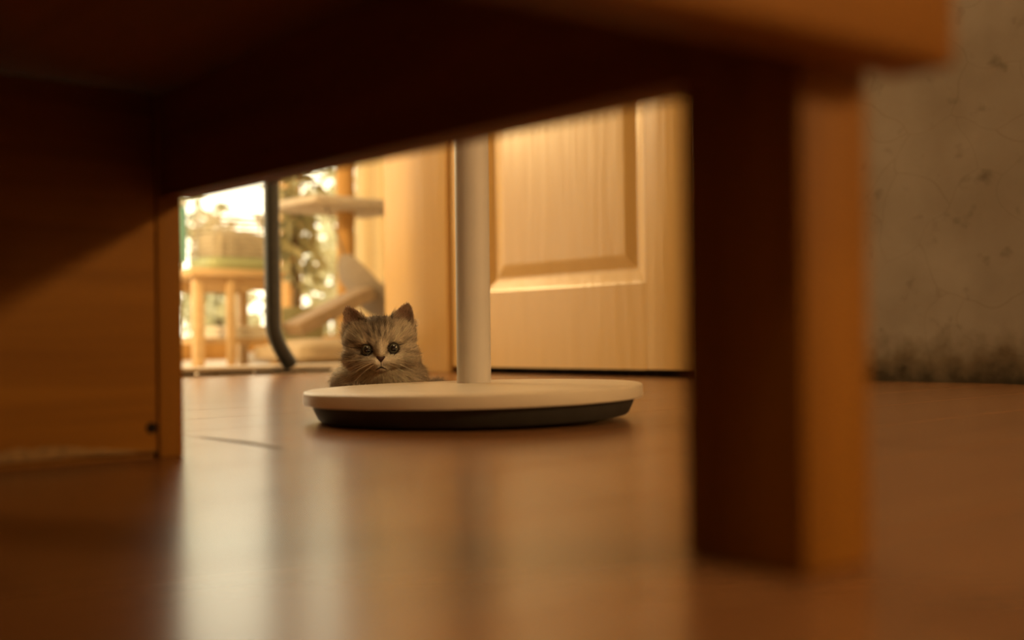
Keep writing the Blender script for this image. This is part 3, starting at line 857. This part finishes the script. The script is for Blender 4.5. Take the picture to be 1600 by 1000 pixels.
# ---- eyes
def eye_mat():
    m, nt, p = new_mat('kitten_eye')
    tc = nt.nodes.new('ShaderNodeTexCoord'); sep = nt.nodes.new('ShaderNodeSeparateXYZ')
    link(nt, tc.outputs['Object'], sep.inputs[0])
    vl = nt.nodes.new('ShaderNodeVectorMath'); vl.operation = 'LENGTH'
    cb = nt.nodes.new('ShaderNodeCombineXYZ'); link(nt, sep.outputs['X'], cb.inputs[0]); link(nt, sep.outputs['Z'], cb.inputs[1])
    link(nt, cb.outputs[0], vl.inputs[0])
    mr = nt.nodes.new('ShaderNodeMath'); mr.operation = 'MULTIPLY'; mr.inputs[1].default_value = 100
    link(nt, vl.outputs['Value'], mr.inputs[0])
    r = nt.nodes.new('ShaderNodeValToRGB'); e = r.color_ramp.elements
    e[0].position = 0.0; e[0].color = (0.004, 0.004, 0.005, 1)
    e[1].position = 0.35; e[1].color = (0.004, 0.004, 0.005, 1)
    for pos, col in ((0.38, (0.08, 0.105, 0.075, 1)), (0.44, (0.10, 0.097, 0.068, 1)), (0.50, (0.06, 0.055, 0.04, 1)), (0.54, (0.012, 0.010, 0.008, 1))):
        k = e.new(pos); k.color = col
    link(nt, mr.outputs[0], r.inputs['Fac']); link(nt, r.outputs['Color'], p.inputs['Base Color'])
    p.inputs['Roughness'].default_value = 0.03; p.inputs['Coat Weight'].default_value = 1; p.inputs['Coat Roughness'].default_value = 0.02
    return m
M_EYE = eye_mat()
M_RIM = plain('eye_rim', (0.022, 0.014, 0.010), 0.45)
for s in (-1, 1):
    loc, nor = on_face(EYEX * s, EYEZ)
    c = loc + HDIR * 0.0029
    bm = bmesh.new(); bmesh.ops.create_uvsphere(bm, u_segments=40, v_segments=24, radius=0.0070, matrix=Matrix.Rotation(math.pi/2, 4, 'X'))
    e_ = mesh_obj('eye', bm, M_EYE, kt, smooth=True)
    e_.location = c; e_.scale = (0.9, 0.9, 0.9)
    look = Vector((-KX, -KY, 0.0663)) - c
    e_.rotation_euler = look.to_track_quat('-Y', 'Z').to_euler()
    tag(e_, 'round dark eye with a grey-green iris')
    bm = bmesh.new()
    ring = []
    for i in range(29):
        an = 2 * math.pi * i / 28
        rx, rz = 0.0062, 0.0058
        ring.append((rx * math.cos(an), -math.sqrt(max(1e-9, 0.0071 ** 2 - (rx * math.cos(an)) ** 2 - (rz * math.sin(an)) ** 2)), rz * math.sin(an)))
    add_tube(bm, ring, 0.00055, 8, cap=False)
    rm = mesh_obj('eye_rim', bm, M_RIM, e_, smooth=True)

# ---- nose and mouth
nl, nn = on_face(0.0, NOSEZ + 0.001)
bm = bmesh.new()
out = [(-0.0046, 0.0026), (-0.0030, 0.0033), (0, 0.0030), (0.0030, 0.0033), (0.0046, 0.0026), (0.0042, 0.0010), (0.0024, -0.0012), (0.0009, -0.0030), (0, -0.0034), (-0.0009, -0.0030), (-0.0024, -0.0012), (-0.0042, 0.0010)]
rings = []
for k, d in ((1.0, 0.0022), (0.97, 0.0), (0.8, -0.0012), (0.45, -0.0018)):
    rings.append([bm.verts.new((x * k, d, z * k)) for x, z in out])
for A, B in zip(rings, rings[1:]):
    for i in range(len(out)): bm.faces.new((A[i], A[(i+1) % len(out)], B[(i+1) % len(out)], B[i]))
bm.faces.new(rings[-1])
ns = mesh_obj('nose', bm, plain('nose_leather', (0.050, 0.022, 0.017), 0.5, 0.3), kt, smooth=True)
ns.matrix_local = Matrix.Translation(nl) @ HR
tag(ns, 'small dark brown nose')
def face_line(name, pts, rad, mat, lift=0.0002):
    P = []
    for x, z in pts:
        l, n_ = on_face(x, z); P.append(l - HDIR * lift)
    return tube(name, P, rad, mat, kt, 6)
mth = []
for t in np.linspace(-1, 1, 15):
    mth.append((0.0056 * t, -0.0205 - 0.0030 * abs(t) ** 1.3))
face_line('mouth', mth, [0.0003 + 0.0006 * (1 - abs(t)) for t in np.linspace(-1, 1, 15)], M_RIM)
face_line('lip_cleft', [(0, NOSEZ - 0.002), (0, NOSEZ - 0.0045), (0, -0.0205)], 0.0004, M_RIM)

# ---- whiskers
M_WHISK = plain('whisker', (0.80, 0.72, 0.58), 0.4)
wr = random.Random(2)
for s in (-1, 1):
    for k in range(7):
        x0 = (0.0065 + 0.0012 * (k % 3)) * s; z0 = -0.0125 - 0.0016 * (k // 2)
        l, n_ = on_face(x0, z0)
        L = wr.uniform(0.020, 0.034); dz = (0.15 - 0.10 * k) + wr.uniform(-0.05, 0.05)
        d = (HR @ Vector((s, -0.15 + wr.uniform(-0.15, 0.25), dz))).normalized()
        P = [l + d * L * t + Vector((0, 0.004 * t * t, -0.007 * t * t)) for t in np.linspace(0, 1, 7)]
        tube('whisker', P, [0.00016 * (1 - 0.75 * t) for t in np.linspace(0, 1, 7)], M_WHISK, kt, 4)

# ---- fur
def build_fur(seed=7, count=95000):
    rg = np.random.default_rng(seed)
    body_me.calc_loop_triangles()
    nt_ = len(body_me.loop_triangles)
    T = np.empty(nt_ * 3, np.int32); body_me.loop_triangles.foreach_get('vertices', T); T = T.reshape(-1, 3)
    A, B, C = VC[T[:, 0]], VC[T[:, 1]], VC[T[:, 2]]
    area = np.linalg.norm(np.cross(B - A, C - A), axis=1) / 2
    cen = (A + B + C) / 3
    q = to_head(cen)
    head = np.linalg.norm(q, axis=1) < 0.046
    wgt = area * np.where(head, 1.0, 0.42) * np.where(cen[:, 2] < 0.003, 0, 1) * np.where(cen[:, 1] > 0.09, 0.5, 1)
    wgt /= wgt.sum()
    idx = rg.choice(nt_, count, p=wgt)
    r1, r2 = rg.random(count), rg.random(count); fl_ = r1 + r2 > 1; r1[fl_] = 1 - r1[fl_]; r2[fl_] = 1 - r2[fl_]
    w = np.stack([1 - r1 - r2, r1, r2], 1)
    P = (VC[T[idx]] * w[:, :, None]).sum(1); N = (VN[T[idx]] * w[:, :, None]).sum(1)
    N /= np.linalg.norm(N, axis=1)[:, None]
    Q = to_head(P); NQ = N @ HRi.T
    x, y, z = Q.T; ax = np.abs(x)
    # keep eyes, nose and lips clear
    er = np.sqrt((ax - EYEX) ** 2 + (z - EYEZ) ** 2)
    keep = ~((er < 0.0061) & (y < -0.002))
    keep &= ~((ax < 0.0050) & (np.abs(z - NOSEZ - 0.0005) < 0.0038) & (y < -0.02))
    mz = -0.0205 - 0.0030 * (ax / 0.0056) ** 1.3
    keep &= ~((ax < 0.0056) & (np.abs(z - mz) < 0.0009) & (y < -0.015))
    P, N, Q, NQ = P[keep], N[keep], Q[keep], NQ[keep]; x, y, z = Q.T; ax = np.abs(x); n = len(P)
    head = np.linalg.norm(Q, axis=1) < 0.047
    d0 = np.sqrt(x ** 2 + (z - NOSEZ) ** 2)
    L = np.where(head, 0.0018 + 0.0060 * sstep(0.008, 0.034, d0), 0.0115)
    earm = sstep(0.0215, 0.027, z + 0.35 * (ax - 0.02)) * sstep(0.014, 0.020, ax)
    front = NQ[:, 1] < -0.15
    L = np.where(earm > 0.5, np.where(front, 0.0032, 0.0018), L)
    L = np.where(earm > 0.5, np.where(front & (z < 0.026), 0.006, L), L)
    L = np.where(head & (z < -0.012) & (ax > 0.012), L * 1.35, L)
    L *= rg.uniform(0.65, 1.3, n)
    guard = rg.random(n) < 0.07
    L = np.where(guard & (d0 > 0.022), L * 1.35, L)
    # flow: away from the nose on the head, backwards and down on the trunk
    flow_h = np.stack([x * 1.0, np.full(n, 0.012), (z - NOSEZ) * 1.0], 1)
    flow_h = flow_h @ np.array(HR)[:3, :3].T
    flow_b = np.stack([P[:, 0] * 6, np.full(n, 0.7), np.full(n, -0.55)], 1)
    flow = np.where(head[:, None], flow_h / (np.linalg.norm(flow_h, axis=1)[:, None] + 1e-9), flow_b / np.linalg.norm(flow_b, axis=1)[:, None])
    inn = np.stack([-np.sign(x) * -0.2, np.full(n, -0.2), np.full(n, 0.9)], 1)
    flow = np.where((earm > 0.5)[:, None], inn, flow)
    flow -= N * (flow * N).sum(1)[:, None]; flow /= np.linalg.norm(flow, axis=1)[:, None] + 1e-9
    lift = np.where(guard, 0.8, np.where(head, 0.50, 0.7))[:, None]
    D = flow + N * lift + rg.normal(size=(n, 3)) * 0.20; D /= np.linalg.norm(D, axis=1)[:, None]
    D2 = flow + N * lift * 0.35 + rg.normal(size=(n, 3)) * 0.12 + np.array([0, 0, -0.08]); D2 /= np.linalg.norm(D2, axis=1)[:, None]
    S = np.cross(D, N + rg.normal(size=(n, 3)) * 0.5); S /= np.linalg.norm(S, axis=1)[:, None] + 1e-9
    wid = np.where(head, 0.00017, 0.00026)[:, None]
    p0 = P; p1 = P + D * L[:, None] * 0.5; p2 = p1 + D2 * L[:, None] * 0.5
    V = np.stack([p0 - S * wid, p0 + S * wid, p1 - S * wid * 0.75, p1 + S * wid * 0.75, p2], 1)
    V[:, :, 2] = np.maximum(V[:, :, 2], 0.0006)
    V = V.reshape(-1, 3)
    b = np.arange(n) * 5
    quads = np.stack([b, b + 1, b + 3, b + 2], 1); tris = np.stack([b + 2, b + 3, b + 4], 1)
    me = bpy.data.meshes.new('fur')
    me.from_pydata(V.tolist(), [], quads.tolist() + tris.tolist())
    C = coat(P + rg.normal(size=P.shape) * 0.00035, N) * rg.uniform(0.55, 1.30, n)[:, None]
    C5 = np.repeat(C, 5, axis=0)
    C5[4::5] *= 1.08
    set_col(me, np.clip(C5, 0, 0.95))
    nm = np.repeat(N * 0.9 + D * 0.25, 5, axis=0); nm /= np.linalg.norm(nm, axis=1)[:, None]
    for f in me.polygons: f.use_smooth = True
    me.normals_split_custom_set_from_vertices(nm.tolist())
    me.materials.append(M_FUR)
    o = bpy.data.objects.new('fur', me); COL.objects.link(o); o.parent = kt
    o['kind'] = 'stuff'
    return o
build_fur()
